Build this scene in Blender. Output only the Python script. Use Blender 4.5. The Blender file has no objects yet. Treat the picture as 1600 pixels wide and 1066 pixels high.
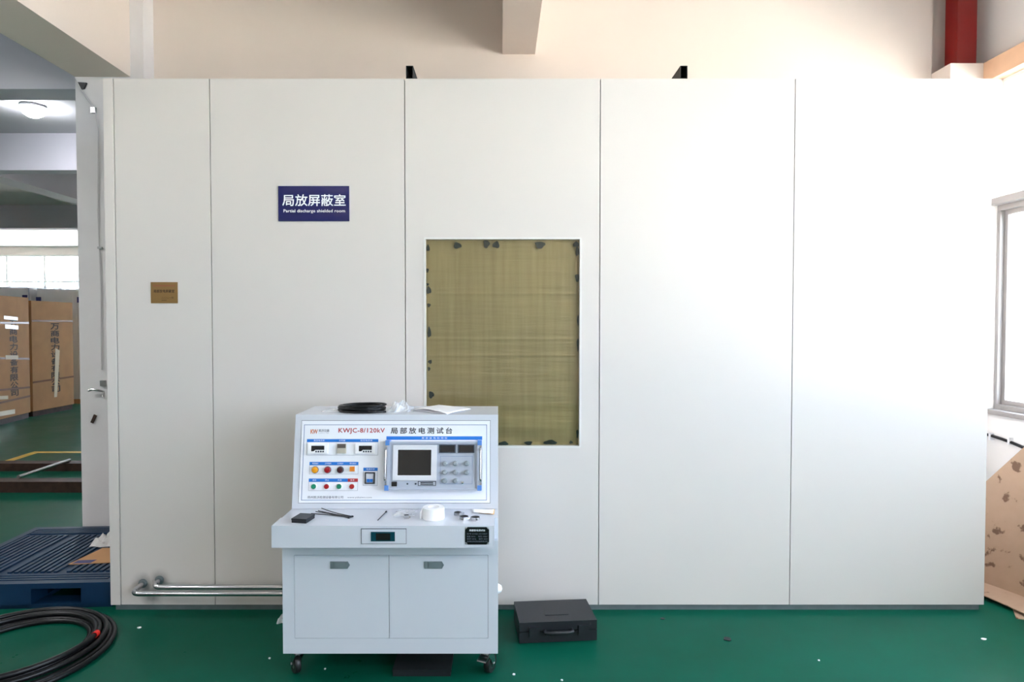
import bpy, bmesh, math, random
from mathutils import Matrix, Vector

random.seed(7)
scene = bpy.context.scene
COL = scene.collection
R = math.radians

# ------------------------------------------------------------------ camera, sky, light, exposure
cam_data = bpy.data.cameras.new('camera')
cam = bpy.data.objects.new('camera', cam_data)
COL.objects.link(cam)
cam.location = (0, 0, 1.70)
cam.rotation_euler = (R(90) - math.atan(0.025), 0, 0)
cam_data.sensor_width = 36.0
cam_data.lens = 36.0 * 1000.0 / 1600.0
cam_data.shift_x = 20.0 / 1600.0
cam_data.clip_end = 200
scene.camera = cam

world = bpy.data.worlds.new('overcast_sky')
scene.world = world
world.use_nodes = True
bg = world.node_tree.nodes['Background']
bg.inputs['Color'].default_value = (0.72, 0.82, 1.0, 1)
bg.inputs['Strength'].default_value = 6.0

# the sun stands high on the far side of the building: it lights the yard outside, not the room
sun_data = bpy.data.lights.new('sun', 'SUN')
sun_data.energy = 39.0
sun_data.angle = R(0.6)
sun_data.color = (1.0, 0.91, 0.80)
sun = bpy.data.objects.new('sun', sun_data)
COL.objects.link(sun)
sun.rotation_euler = Vector((0.55, 0.28, -0.79)).to_track_quat('-Z', 'Y').to_euler()

scene.view_settings.view_transform = 'Standard'
scene.view_settings.look = 'None'
scene.view_settings.gamma = 1.0
scene.view_settings.use_curve_mapping = False
scene.view_settings.exposure = 1.3
scene.cycles.max_bounces = 14
scene.cycles.diffuse_bounces = 8
scene.cycles.transparent_max_bounces = 12
scene.cycles.use_denoising = True


def portal(x, y, z, w, h, rot):
    l = bpy.data.lights.new('daylight_portal', 'AREA')
    l.shape = 'RECTANGLE'
    l.size, l.size_y = w, h
    l.cycles.is_portal = True
    o = bpy.data.objects.new('daylight_portal', l)
    COL.objects.link(o)
    o.location = (x, y, z)
    o.rotation_euler = rot


WINDOWS = [(2.90, 4.86), (0.45, 2.50), (-2.00, 0.05), (-4.45, -2.40)]   # openings in the right wall (y range)
for a, b in WINDOWS:
    portal(3.84, (a + b) / 2, 2.305, 2.49, b - a, (0, R(90), 0))
FARWIN = [(-19.6, -16.2), (-15.9, -12.5), (-12.2, -8.8), (-8.5, -5.1)]                  # openings in the far wall (x range)
for a, b in FARWIN:
    portal((a + b) / 2, 19.22, 2.4, b - a, 2.8, (R(-90), 0, 0))

# ------------------------------------------------------------------ materials
MATS = {}


def mat(name, col, rough=0.5, metal=0.0, var=0.0, scale=6.0, bump=0.0, bscale=60.0, spec=0.5, coat=0.0,
        emit=None, estr=0.0, stretch=None):
    m = bpy.data.materials.new(name)
    m.use_nodes = True
    nt = m.node_tree
    b = nt.nodes['Principled BSDF']
    c = (col[0], col[1], col[2], 1)
    b.inputs['Base Color'].default_value = c
    b.inputs['Roughness'].default_value = rough
    b.inputs['Metallic'].default_value = metal
    b.inputs['Specular IOR Level'].default_value = spec
    b.inputs['Coat Weight'].default_value = coat
    if emit:
        b.inputs['Emission Color'].default_value = (*emit, 1)
        b.inputs['Emission Strength'].default_value = estr
    if var or bump:
        tc = nt.nodes.new('ShaderNodeTexCoord')
        mp = nt.nodes.new('ShaderNodeMapping')
        if stretch:
            mp.inputs['Scale'].default_value = stretch
        nt.links.new(tc.outputs['Object'], mp.inputs['Vector'])
    if var:
        n = nt.nodes.new('ShaderNodeTexNoise')
        n.inputs['Scale'].default_value = scale
        n.inputs['Detail'].default_value = 5
        nt.links.new(mp.outputs['Vector'], n.inputs['Vector'])
        rmp = nt.nodes.new('ShaderNodeValToRGB')
        rmp.color_ramp.elements[0].position = 0.3
        rmp.color_ramp.elements[1].position = 0.7
        rmp.color_ramp.elements[0].color = tuple(max(0, k * (1 - var)) for k in col) + (1,)
        rmp.color_ramp.elements[1].color = tuple(min(1, k * (1 + var)) for k in col) + (1,)
        nt.links.new(n.outputs['Fac'], rmp.inputs['Fac'])
        nt.links.new(rmp.outputs['Color'], b.inputs['Base Color'])
    if bump:
        n2 = nt.nodes.new('ShaderNodeTexNoise')
        n2.inputs['Scale'].default_value = bscale
        n2.inputs['Detail'].default_value = 3
        nt.links.new(mp.outputs['Vector'], n2.inputs['Vector'])
        bp = nt.nodes.new('ShaderNodeBump')
        bp.inputs['Strength'].default_value = bump
        bp.inputs['Distance'].default_value = 0.01
        nt.links.new(n2.outputs['Fac'], bp.inputs['Height'])
        nt.links.new(bp.outputs['Normal'], b.inputs['Normal'])
    MATS[name] = m
    return m


def s2l(r, g, b):
    f = lambda v: ((v / 255 + 0.055) / 1.055) ** 2.4 if v > 10 else v / 255 / 12.92
    return (f(r), f(g), f(b))


mat('cream_wall', s2l(229, 216, 206), 0.85, var=0.02, scale=1.5, bump=0.05, bscale=25)
mat('white_wall', s2l(238, 234, 230), 0.85, var=0.02, scale=2)
mat('white_plaster', s2l(226, 223, 224), 0.85, var=0.04, scale=3, bump=0.08, bscale=20)
mat('ceiling_paint', s2l(208, 208, 212), 0.9, var=0.02, scale=2)
mat('beam_paint', s2l(196, 195, 204), 0.85, var=0.02, scale=2)
mat('peach_glow_trim', s2l(226, 184, 150), 0.7, var=0.05, scale=8)  # peach tint stands in for the highlight glow along the lintel
mat('room_panel', s2l(214, 208, 203), 0.42, var=0.008, scale=1.2, bump=0.01, bscale=3)
mat('room_dark', (0.02, 0.022, 0.022), 0.7)
mat('base_grey', s2l(98, 110, 112), 0.5, var=0.12, scale=15)
mat('gasket_white', s2l(220, 217, 213), 0.4)
mat('console_white', s2l(203, 208, 217), 0.33, coat=0.15)
mat('panel_face', s2l(234, 237, 244), 0.4)
mat('gap_grey', s2l(60, 68, 80), 0.7)
mat('blue_line', s2l(70, 105, 160), 0.5)
mat('blue_bar', s2l(22, 116, 205), 0.45)
mat('red_bar', s2l(178, 42, 48), 0.45)
mat('ink_black', s2l(38, 40, 46), 0.5)
mat('ink_grey', s2l(110, 116, 130), 0.5)
mat('ink_red', s2l(176, 58, 62), 0.5)
mat('ink_orange', s2l(205, 110, 60), 0.5)
mat('ink_white', s2l(240, 244, 250), 0.5)
mat('sign_blue', s2l(13, 20, 88), 0.22, var=0.1, scale=5)
mat('brass_plate', s2l(150, 118, 72), 0.4, metal=0.6, var=0.06, scale=8)
mat('ink_brown', s2l(60, 40, 18), 0.5)
mat('chrome', s2l(205, 205, 208), 0.18, metal=1.0)
mat('steel_dull', s2l(178, 178, 178), 0.32, metal=1.0, var=0.08, scale=20)
mat('latch_grey', s2l(128, 140, 144), 0.42, metal=0.3)
mat('black_plastic', (0.012, 0.013, 0.016), 0.42, bump=0.08, bscale=200)
mat('black_gloss', (0.008, 0.008, 0.009), 0.12)
mat('black_rubber', (0.012, 0.012, 0.012), 0.36)
mat('screen_black', (0.012, 0.011, 0.010), 0.16)
mat('display_black', (0.008, 0.009, 0.012), 0.2)
mat('teal_glass', s2l(12, 62, 74), 0.2)
mat('instrument_grey', s2l(176, 184, 198), 0.42)
mat('instrument_bezel', s2l(216, 218, 224), 0.45)
mat('corner_blue', s2l(84, 134, 205), 0.4)
mat('knob_grey', s2l(150, 160, 166), 0.32, metal=0.2)
mat('meter_white', s2l(242, 243, 245), 0.4)
mat('timer_top', s2l(92, 84, 78), 0.3)
mat('timer_body', s2l(190, 184, 170), 0.45)
mat('lamp_amber', s2l(242, 160, 20), 0.25)
mat('lamp_red', s2l(150, 16, 26), 0.22)
mat('lamp_darkred', s2l(62, 20, 28), 0.2)
mat('button_orange', s2l(226, 130, 30), 0.3)
mat('button_green', s2l(14, 128, 98), 0.3)
mat('button_red', s2l(160, 18, 26), 0.3)
mat('tape_white', s2l(244, 244, 246), 0.3)
mat('paper_white', s2l(245, 245, 248), 0.7)
mat('orange_card', s2l(232, 176, 88), 0.6)
mat('cardboard', s2l(186, 140, 96), 0.85, var=0.08, scale=4, bump=0.05, bscale=40)
mat('tape_brown', s2l(120, 74, 40), 0.35)
mat('tape_clear', s2l(240, 226, 205), 0.15)
mat('carton_ink', s2l(62, 44, 32), 0.7)
mat('pallet_blue', s2l(11, 46, 76), 0.42, var=0.10, scale=9, bump=0.04, bscale=80)
mat('cable_black', (0.005, 0.005, 0.006), 0.34, spec=0.35)
mat('cap_red', s2l(235, 40, 30), 0.4)
mat('rust_steel', s2l(66, 46, 38), 0.55, metal=0.3, var=0.3, scale=12)
mat('yellow_line', s2l(206, 168, 60), 0.5, var=0.15, scale=10)
mat('red_paint', s2l(136, 16, 14), 0.35)
mat('alu_frame', s2l(150, 145, 142), 0.45, metal=0.2)
mat('white_frame', s2l(235, 233, 228), 0.5)
mat('outside_concrete', s2l(190, 188, 182), 0.9, var=0.1, scale=0.6)
mat('lamp_emit', (1, 1, 1), 0.5, emit=(0.93, 0.95, 1.0), estr=60)
mat('lamp_shell', s2l(210, 212, 216), 0.4)
mat('wire_grey', s2l(205, 202, 204), 0.5)
mat('spot_green', s2l(20, 30, 27), 0.7, var=0.3, scale=60)
mat('label_blue', s2l(50, 50, 110), 0.5)

# green epoxy floor, glossy, with slight wear
m = mat('floor_epoxy', s2l(10, 70, 52), 0.3, spec=0.07)
nt = m.node_tree
b = nt.nodes['Principled BSDF']
tc = nt.nodes.new('ShaderNodeTexCoord')
n1 = nt.nodes.new('ShaderNodeTexNoise')
n1.inputs['Scale'].default_value = 1.6
n1.inputs['Detail'].default_value = 7
n1.inputs['Roughness'].default_value = 0.65
nt.links.new(tc.outputs['Object'], n1.inputs['Vector'])
rp = nt.nodes.new('ShaderNodeValToRGB')
rp.color_ramp.elements[0].position = 0.3
rp.color_ramp.elements[1].position = 0.75
rp.color_ramp.elements[0].color = (*s2l(4, 76, 57), 1)
rp.color_ramp.elements[1].color = (*s2l(8, 86, 68), 1)
nt.links.new(n1.outputs['Fac'], rp.inputs['Fac'])
nt.links.new(rp.outputs['Color'], b.inputs['Base Color'])
rr = nt.nodes.new('ShaderNodeMapRange')
rr.inputs['To Min'].default_value = 0.22
rr.inputs['To Max'].default_value = 0.40
nt.links.new(n1.outputs['Fac'], rr.inputs['Value'])
nt.links.new(rr.outputs['Result'], b.inputs['Roughness'])
n2 = nt.nodes.new('ShaderNodeTexNoise')
n2.inputs['Scale'].default_value = 5
nt.links.new(tc.outputs['Object'], n2.inputs['Vector'])
bp = nt.nodes.new('ShaderNodeBump')
bp.inputs['Strength'].default_value = 0.06
bp.inputs['Distance'].default_value = 0.01
nt.links.new(n2.outputs['Fac'], bp.inputs['Height'])
nt.links.new(bp.outputs['Normal'], b.inputs['Normal'])

# woven brass shielding mesh with creases
m = mat('brass_mesh', s2l(168, 148, 100), 0.5, metal=0.35)
nt = m.node_tree
b = nt.nodes['Principled BSDF']
tc = nt.nodes.new('ShaderNodeTexCoord')
mp = nt.nodes.new('ShaderNodeMapping')
mp.inputs['Scale'].default_value = (14, 1, 0.8)
nt.links.new(tc.outputs['Object'], mp.inputs['Vector'])
n1 = nt.nodes.new('ShaderNodeTexNoise')
n1.inputs['Scale'].default_value = 2.5
n1.inputs['Detail'].default_value = 6
nt.links.new(mp.outputs['Vector'], n1.inputs['Vector'])
rp = nt.nodes.new('ShaderNodeValToRGB')
rp.color_ramp.elements[0].position = 0.25
rp.color_ramp.elements[1].position = 0.8
rp.color_ramp.elements[0].color = (*s2l(138, 120, 82), 1)
rp.color_ramp.elements[1].color = (*s2l(160, 142, 104), 1)
nt.links.new(n1.outputs['Fac'], rp.inputs['Fac'])
nt.links.new(rp.outputs['Color'], b.inputs['Base Color'])
wv = nt.nodes.new('ShaderNodeTexNoise')
mp2 = nt.nodes.new('ShaderNodeMapping')
mp2.inputs['Scale'].default_value = (1.2, 1, 14)
nt.links.new(tc.outputs['Object'], mp2.inputs['Vector'])
wv.inputs['Scale'].default_value = 1.6
wv.inputs['Detail'].default_value = 3
nt.links.new(mp2.outputs['Vector'], wv.inputs['Vector'])
bp = nt.nodes.new('ShaderNodeBump')
bp.inputs['Strength'].default_value = 0.25
bp.inputs['Distance'].default_value = 0.02
nt.links.new(wv.outputs['Fac'], bp.inputs['Height'])
nt.links.new(bp.outputs['Normal'], b.inputs['Normal'])

# the same panel paint with soot where the two pipes enter the wall
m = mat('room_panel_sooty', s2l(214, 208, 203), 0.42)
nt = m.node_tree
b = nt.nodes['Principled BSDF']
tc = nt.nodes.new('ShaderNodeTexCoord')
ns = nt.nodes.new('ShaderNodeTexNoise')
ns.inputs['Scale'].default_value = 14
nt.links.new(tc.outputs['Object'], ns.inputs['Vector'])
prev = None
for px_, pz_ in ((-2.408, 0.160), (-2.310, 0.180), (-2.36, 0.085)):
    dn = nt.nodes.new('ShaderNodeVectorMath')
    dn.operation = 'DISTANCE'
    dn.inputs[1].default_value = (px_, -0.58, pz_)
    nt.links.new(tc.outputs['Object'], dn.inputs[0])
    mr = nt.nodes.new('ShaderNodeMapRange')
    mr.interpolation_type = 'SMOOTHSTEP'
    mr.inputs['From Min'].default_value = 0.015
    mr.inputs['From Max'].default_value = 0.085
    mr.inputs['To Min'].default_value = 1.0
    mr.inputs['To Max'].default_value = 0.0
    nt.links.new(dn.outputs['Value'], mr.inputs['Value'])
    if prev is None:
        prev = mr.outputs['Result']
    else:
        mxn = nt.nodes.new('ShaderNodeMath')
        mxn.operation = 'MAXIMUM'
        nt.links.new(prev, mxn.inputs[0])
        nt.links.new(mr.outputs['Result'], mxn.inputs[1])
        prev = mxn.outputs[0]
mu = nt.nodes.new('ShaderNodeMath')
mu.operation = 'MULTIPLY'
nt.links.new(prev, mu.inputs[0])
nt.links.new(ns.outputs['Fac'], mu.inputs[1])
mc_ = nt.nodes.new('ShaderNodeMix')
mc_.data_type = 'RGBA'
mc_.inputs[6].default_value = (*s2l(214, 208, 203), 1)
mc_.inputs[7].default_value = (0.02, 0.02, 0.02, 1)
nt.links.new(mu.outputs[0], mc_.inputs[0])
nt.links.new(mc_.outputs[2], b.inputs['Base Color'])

# stained cardboard (oil spots with a shape of their own)
m = mat('cardboard_stained', s2l(205, 172, 140), 0.85)
nt = m.node_tree
b = nt.nodes['Principled BSDF']
tc = nt.nodes.new('ShaderNodeTexCoord')
n1 = nt.nodes.new('ShaderNodeTexNoise')
n1.inputs['Scale'].default_value = 13
n1.inputs['Detail'].default_value = 5
nt.links.new(tc.outputs['Object'], n1.inputs['Vector'])
rp = nt.nodes.new('ShaderNodeValToRGB')
e = rp.color_ramp.elements
e[0].position = 0.0
e[0].color = (*s2l(180, 150, 126), 1)
e[1].position = 0.585
e[1].color = (*s2l(172, 142, 117), 1)
k = e.new(0.64)
k.color = (*s2l(112, 84, 64), 1)
nt.links.new(n1.outputs['Fac'], rp.inputs['Fac'])
nt.links.new(rp.outputs['Color'], b.inputs['Base Color'])


def glass_mat(name, tint, gloss, rough=0.02):
    m = bpy.data.materials.new(name)
    m.use_nodes = True
    nt = m.node_tree
    nt.nodes.clear()
    out = nt.nodes.new('ShaderNodeOutputMaterial')
    mx = nt.nodes.new('ShaderNodeMixShader')
    tr = nt.nodes.new('ShaderNodeBsdfTransparent')
    tr.inputs['Color'].default_value = (*tint, 1)
    gl = nt.nodes.new('ShaderNodeBsdfGlossy')
    gl.inputs['Roughness'].default_value = rough
    lw = nt.nodes.new('ShaderNodeLayerWeight')      # Schlick-like reflectance, the same from both faces
    pw = nt.nodes.new('ShaderNodeMath')
    pw.operation = 'POWER'
    pw.inputs[1].default_value = 4.0
    ma = nt.nodes.new('ShaderNodeMath')
    ma.operation = 'MULTIPLY_ADD'
    ma.inputs[1].default_value = 0.5
    ma.inputs[2].default_value = gloss
    nt.links.new(lw.outputs['Facing'], pw.inputs[0])
    nt.links.new(pw.outputs[0], ma.inputs[0])
    nt.links.new(ma.outputs[0], mx.inputs['Fac'])
    nt.links.new(tr.outputs['BSDF'], mx.inputs[1])
    nt.links.new(gl.outputs['BSDF'], mx.inputs[2])
    nt.links.new(mx.outputs['Shader'], out.inputs['Surface'])
    MATS[name] = m


glass_mat('window_glass', (0.97, 0.985, 0.98), 0.03)
glass_mat('room_glass', (0.97, 0.98, 0.95), 0.03)


def film_mat(name, col, opacity, rough):
    m = bpy.data.materials.new(name)
    m.use_nodes = True
    nt = m.node_tree
    b = nt.nodes['Principled BSDF']
    b.inputs['Base Color'].default_value = (*col, 1)
    b.inputs['Roughness'].default_value = rough
    b.inputs['Alpha'].default_value = opacity
    MATS[name] = m


film_mat('clear_bag', s2l(235, 238, 242), 0.5, 0.2)
film_mat('wrap_film', s2l(232, 230, 228), 0.9, 0.18)


# ------------------------------------------------------------------ mesh helpers
class MB:
    """collects shapes; build() links them as ONE mesh object"""

    def __init__(self, M=None):
        self.bm = bmesh.new()
        self.M = M or Matrix.Identity(4)

    def _add(self, vs, fs):
        v = [self.bm.verts.new(self.M @ Vector(p)) for p in vs]
        for f in fs:
            try:
                self.bm.faces.new([v[i] for i in f])
            except ValueError:
                pass
        return self

    def box(self, x0, x1, y0, y1, z0, z1):
        vs = [(x0, y0, z0), (x1, y0, z0), (x1, y1, z0), (x0, y1, z0), (x0, y0, z1), (x1, y0, z1), (x1, y1, z1), (x0, y1, z1)]
        return self._add(vs, [(3, 2, 1, 0), (4, 5, 6, 7), (0, 1, 5, 4), (1, 2, 6, 5), (2, 3, 7, 6), (3, 0, 4, 7)])

    def prism(self, pts, d0, d1, axis='x'):
        """2-D polygon pts extruded along an axis from d0 to d1"""
        n = len(pts)
        if axis == 'x':
            f = lambda p, d: (d, p[0], p[1])
        elif axis == 'y':
            f = lambda p, d: (p[0], d, p[1])
        else:
            f = lambda p, d: (p[0], p[1], d)
        vs = [f(p, d0) for p in pts] + [f(p, d1) for p in pts]
        fs = [tuple(range(n)), tuple(range(2 * n - 1, n - 1, -1))]
        fs += [(i, i + n, (i + 1) % n + n, (i + 1) % n) for i in range(n)]
        return self._add(vs, fs)

    def ring(self, outer, inner, d0, d1, axis='z'):
        """plate between two outlines of equal length (a frame with a hole)"""
        n = len(outer)
        if axis == 'y':
            f = lambda p, d: (p[0], d, p[1])
        elif axis == 'x':
            f = lambda p, d: (d, p[0], p[1])
        else:
            f = lambda p, d: (p[0], p[1], d)
        vs = [f(p, d0) for p in outer] + [f(p, d0) for p in inner] + [f(p, d1) for p in outer] + [f(p, d1) for p in inner]
        fs = []
        for i in range(n):
            j = (i + 1) % n
            fs += [(i, j, n + j, n + i), (2 * n + j, 2 * n + i, 3 * n + i, 3 * n + j),
                   (j, i, 2 * n + i, 2 * n + j), (n + i, n + j, 3 * n + j, 3 * n + i)]
        return self._add(vs, fs)

    def tube(self, path, r, n=10, caps=True, closed=False):
        P = [Vector(p) for p in path]
        m = len(P)
        rings = []
        up = None
        for i in range(m):
            if closed:
                t = P[(i + 1) % m] - P[i - 1]
            else:
                t = P[min(i + 1, m - 1)] - P[max(i - 1, 0)]
            t.normalize()
            if up is None:
                up = Vector((0, 0, 1)) if abs(t.z) < 0.9 else Vector((1, 0, 0))
            a = t.cross(up).normalized()
            u = a.cross(t).normalized()
            up = u
            rad = r[i] if isinstance(r, (list, tuple)) else r
            rings.append([self.bm.verts.new(self.M @ (P[i] + a * (math.cos(2 * math.pi * k / n) * rad) + u * (math.sin(2 * math.pi * k / n) * rad))) for k in range(n)])
        for i in range(m if closed else m - 1):
            A, B = rings[i], rings[(i + 1) % m]
            for k in range(n):
                self.bm.faces.new((A[k], A[(k + 1) % n], B[(k + 1) % n], B[k]))
        if caps and not closed:
            self.bm.faces.new(rings[0][::-1])
            self.bm.faces.new(rings[-1])
        return self

    def cyl(self, p0, p1, r0, r1=None, n=20):
        return self.tube([p0, p1], [r0, r0 if r1 is None else r1], n)

    def lathe(self, prof, c, n=28, axis='z'):
        """profile of (radius, height) turned round an axis through c"""
        rings = []
        for r, h in prof:
            rg = []
            for k in range(n):
                a = 2 * math.pi * k / n
                if axis == 'z':
                    p = (c[0] + r * math.cos(a), c[1] + r * math.sin(a), c[2] + h)
                elif axis == 'x':
                    p = (c[0] + h, c[1] + r * math.cos(a), c[2] + r * math.sin(a))
                else:
                    p = (c[0] + r * math.cos(a), c[1] + h, c[2] + r * math.sin(a))
                rg.append(self.bm.verts.new(self.M @ Vector(p)))
            rings.append(rg)
        for A, B in zip(rings, rings[1:]):
            for k in range(n):
                self.bm.faces.new((A[k], A[(k + 1) % n], B[(k + 1) % n], B[k]))
        if prof[0][0] > 0:
            self.bm.faces.new(rings[0][::-1])
        if prof[-1][0] > 0:
            self.bm.faces.new(rings[-1])
        return self

    def grid(self, f, nu, nv):
        vs = [[self.bm.verts.new(self.M @ Vector(f(i / nu, j / nv))) for j in range(nv + 1)] for i in range(nu + 1)]
        for i in range(nu):
            for j in range(nv):
                self.bm.faces.new((vs[i][j], vs[i + 1][j], vs[i + 1][j + 1], vs[i][j + 1]))
        return self

    def build(self, name, material, root=None, parent=None, bevel=0.0, seg=2, smooth=False, thick=0.0):
        """root: the Empty or mesh of the thing; parent: the part this is a sub-part of.
        Vertices were given in world space (or through self.M)."""
        bm = self.bm
        if bevel:
            es = [e for e in bm.edges if len(e.link_faces) == 2 and e.calc_face_angle(0) > 0.5]
            bmesh.ops.bevel(bm, geom=es, offset=bevel, segments=seg, affect='EDGES', profile=0.7, clamp_overlap=True)
        bmesh.ops.recalc_face_normals(bm, faces=bm.faces[:])
        xs = [v.co for v in bm.verts]
        if root is None:
            lo = Vector((min(v.x for v in xs), min(v.y for v in xs), min(v.z for v in xs)))
            hi = Vector((max(v.x for v in xs), max(v.y for v in xs), max(v.z for v in xs)))
            org = Vector(((lo.x + hi.x) / 2, (lo.y + hi.y) / 2, lo.z))
        else:
            org = root.location.copy()
        bmesh.ops.translate(bm, vec=-org, verts=bm.verts[:])
        me = bpy.data.meshes.new(name)
        bm.to_mesh(me)
        bm.free()
        if smooth:
            me.polygons.foreach_set('use_smooth', [True] * len(me.polygons))
            if smooth != 'all':
                me.set_sharp_from_angle(angle=R(38))
        me.materials.append(MATS[material])
        o = bpy.data.objects.new(name, me)
        COL.objects.link(o)
        if root is None:
            o.location = org
        else:
            o.parent = parent or root
        if thick:
            md = o.modifiers.new('thickness', 'SOLIDIFY')
            md.thickness = thick
            md.offset = 0
        return o


def text(name, body, box, M, material, root, parent=None, n=0.0004, bold=0.0, spacing=1.0, thick=0.0003, linesp=1.0, align='LEFT'):
    """lettering stretched to box = (x0, x1, y0, y1) in the plane of M, standing n above it"""
    cu = bpy.data.curves.new('lettering', 'FONT')
    cu.body = body
    cu.size = 1.0
    cu.space_character = spacing
    cu.space_line = linesp
    cu.align_x = align
    cu.resolution_u = 2
    cu.fill_mode = 'FRONT'
    o = bpy.data.objects.new('lettering', cu)
    COL.objects.link(o)
    dg = bpy.context.evaluated_depsgraph_get()
    ev = o.evaluated_get(dg)
    me = bpy.data.meshes.new_from_object(ev, depsgraph=dg)
    bpy.data.objects.remove(o)
    bpy.data.curves.remove(cu)
    xs = [v.co.x for v in me.vertices]
    ys = [v.co.y for v in me.vertices]
    ax, bx, ay, by = min(xs), max(xs), min(ys), max(ys)
    org = root.location
    # heavier strokes: the same outline laid down again, shifted by a fraction of the letter size
    offs = [(0, 0)] + ([(bold, 0), (-bold, 0), (0, bold), (0, -bold)] if bold else [])
    V, Fc = [], []
    for q, (dx, dy) in enumerate(offs):
        base = len(V)
        for v in me.vertices:
            x = box[0] + (v.co.x + dx - ax) / (bx - ax) * (box[1] - box[0])
            y = box[2] + (v.co.y + dy - ay) / (by - ay) * (box[3] - box[2])
            V.append((M @ Vector((x, y, n + 0.00003 * q))) - org)
        Fc += [[base + i for i in p.vertices] for p in me.polygons]
    bpy.data.meshes.remove(me)
    me = bpy.data.meshes.new(name)
    me.from_pydata(V, [], Fc)
    me.materials.append(MATS[material])
    t = bpy.data.objects.new(name, me)
    COL.objects.link(t)
    t.parent = parent or root
    return t


def tag(o, label=None, cat=None, group=None, kind=None):
    if label:
        o['label'] = label
    if cat:
        o['category'] = cat
    if group:
        o['group'] = group
    if kind:
        o['kind'] = kind
    return o


def thing(name, loc, label, cat, group=None):
    o = bpy.data.objects.new(name, None)
    o.empty_display_size = 0.1
    COL.objects.link(o)
    o.location = loc
    bpy.context.view_layer.update()
    return tag(o, label, cat, group)


def struct(o, label, cat):
    return tag(o, label, cat, kind='structure')


def rect(x0, x1, y0, y1):
    return [(x0, y0), (x1, y0), (x1, y1), (x0, y1)]


def rrect(x0, x1, y0, y1, r, n=5):
    pts = []
    for cx, cy, a0 in ((x1 - r, y0 + r, -90), (x1 - r, y1 - r, 0), (x0 + r, y1 - r, 90), (x0 + r, y0 + r, 180)):
        for k in range(n + 1):
            a = R(a0 + 90 * k / n)
            pts.append((cx + r * math.cos(a), cy + r * math.sin(a)))
    return pts


def frame_matrix(o, ex, ey, ez):
    M = Matrix.Identity(4)
    for i, e_ in enumerate((ex, ey, ez)):
        for j in range(3):
            M[j][i] = e_[j]
    for j in range(3):
        M[j][3] = o[j]
    return M


# a plane facing the camera (-Y): local x = X, local y = Z, local z = towards the camera
def facing(Y):
    return frame_matrix((0, Y, 0), (1, 0, 0), (0, 0, 1), (0, -1, 0))


# ------------------------------------------------------------------ the building
struct(MB().box(-20, 3.72, -6, 19.2, -0.12, 0).build('floor', 'floor_epoxy'),
       'glossy green epoxy floor of the workshop', 'floor')
struct(MB().box(-45, 45, -40, 50, -0.6, -0.45).build('ground', 'outside_concrete'),
       'pale concrete yard outside the windows', 'ground')
struct(MB().box(-3.28, 4.05, -6, 5.6, 4.5, 4.7).build('ceiling', 'ceiling_paint'),
       'white ceiling above the shielded room', 'ceiling')
struct(MB().box(-20, -3.28, -6, 19.4, 4.05, 4.25).box(-3.28, -2.75, 5.5, 19.4, 4.05, 4.25).build('ceiling_bay', 'ceiling_paint'),
       'low pale ceiling of the neighbouring bay', 'ceiling')
struct(MB().box(-2.76, 3.445, 5.15, 5.35, 0, 4.5).build('wall_back', 'cream_wall'),
       'cream back wall rising behind the shielded room', 'wall')
struct(MB().box(3.445, 3.80, 5.25, 5.6, 0, 4.5).build('wall_recess', 'cream_wall'),
       'recessed cream wall strip behind the red post', 'wall')
struct(MB().box(-2.95, -2.75, 5.5, 19.2, 0, 4.25).build('wall_bay', 'cream_wall'),
       'side wall of the neighbouring bay', 'wall')
struct(MB().box(-20.2, 4.05, -6.2, -6, 0, 4.7).build('wall_front', 'cream_wall'),
       'cream wall behind the camera', 'wall')
struct(MB().box(-20.2, -20, -6, 19.2, 0, 4.25).build('wall_left', 'cream_wall'),
       'far left wall of the neighbouring bay', 'wall')
# right wall: strip below the windows, piers between them, set-back wall above the lintel
wr = MB().box(3.72, 3.835, -6, 5.6, 0, 1.06)
ys = [-6] + [v for a, b in WINDOWS[::-1] for v in (a, b)] + [5.6]
for a, b in zip(ys[::2], ys[1::2]):
    wr.box(3.72, 3.835, a, b, 1.06, 3.55)
wr.box(3.80, 3.97, -6, 5.6, 3.55, 4.5)
struct(wr.build('wall_right', 'white_wall'), 'white window wall on the right', 'wall')
struct(MB().box(3.70, 3.80, -6, 4.94, 3.55, 3.70).build('trim_1', 'peach_glow_trim', bevel=0.004),
       'lintel band above the windows, highlight glow painted on in peach', 'lintel')
# far wall of the neighbouring bay
wf = MB().box(-20, -2.75, 19.2, 19.4, 0, 1.0)
xs_ = [-20] + [v for a, b in FARWIN for v in (a, b)] + [-2.75]
for a, b in zip(xs_[::2], xs_[1::2]):
    wf.box(a, b, 19.2, 19.4, 1.0, 3.8)
wf.box(-20, -2.75, 19.2, 19.4, 3.8, 4.25)
struct(wf.build('wall_far', 'cream_wall'), 'far cream wall with bright windows in the neighbouring bay', 'wall')

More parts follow.
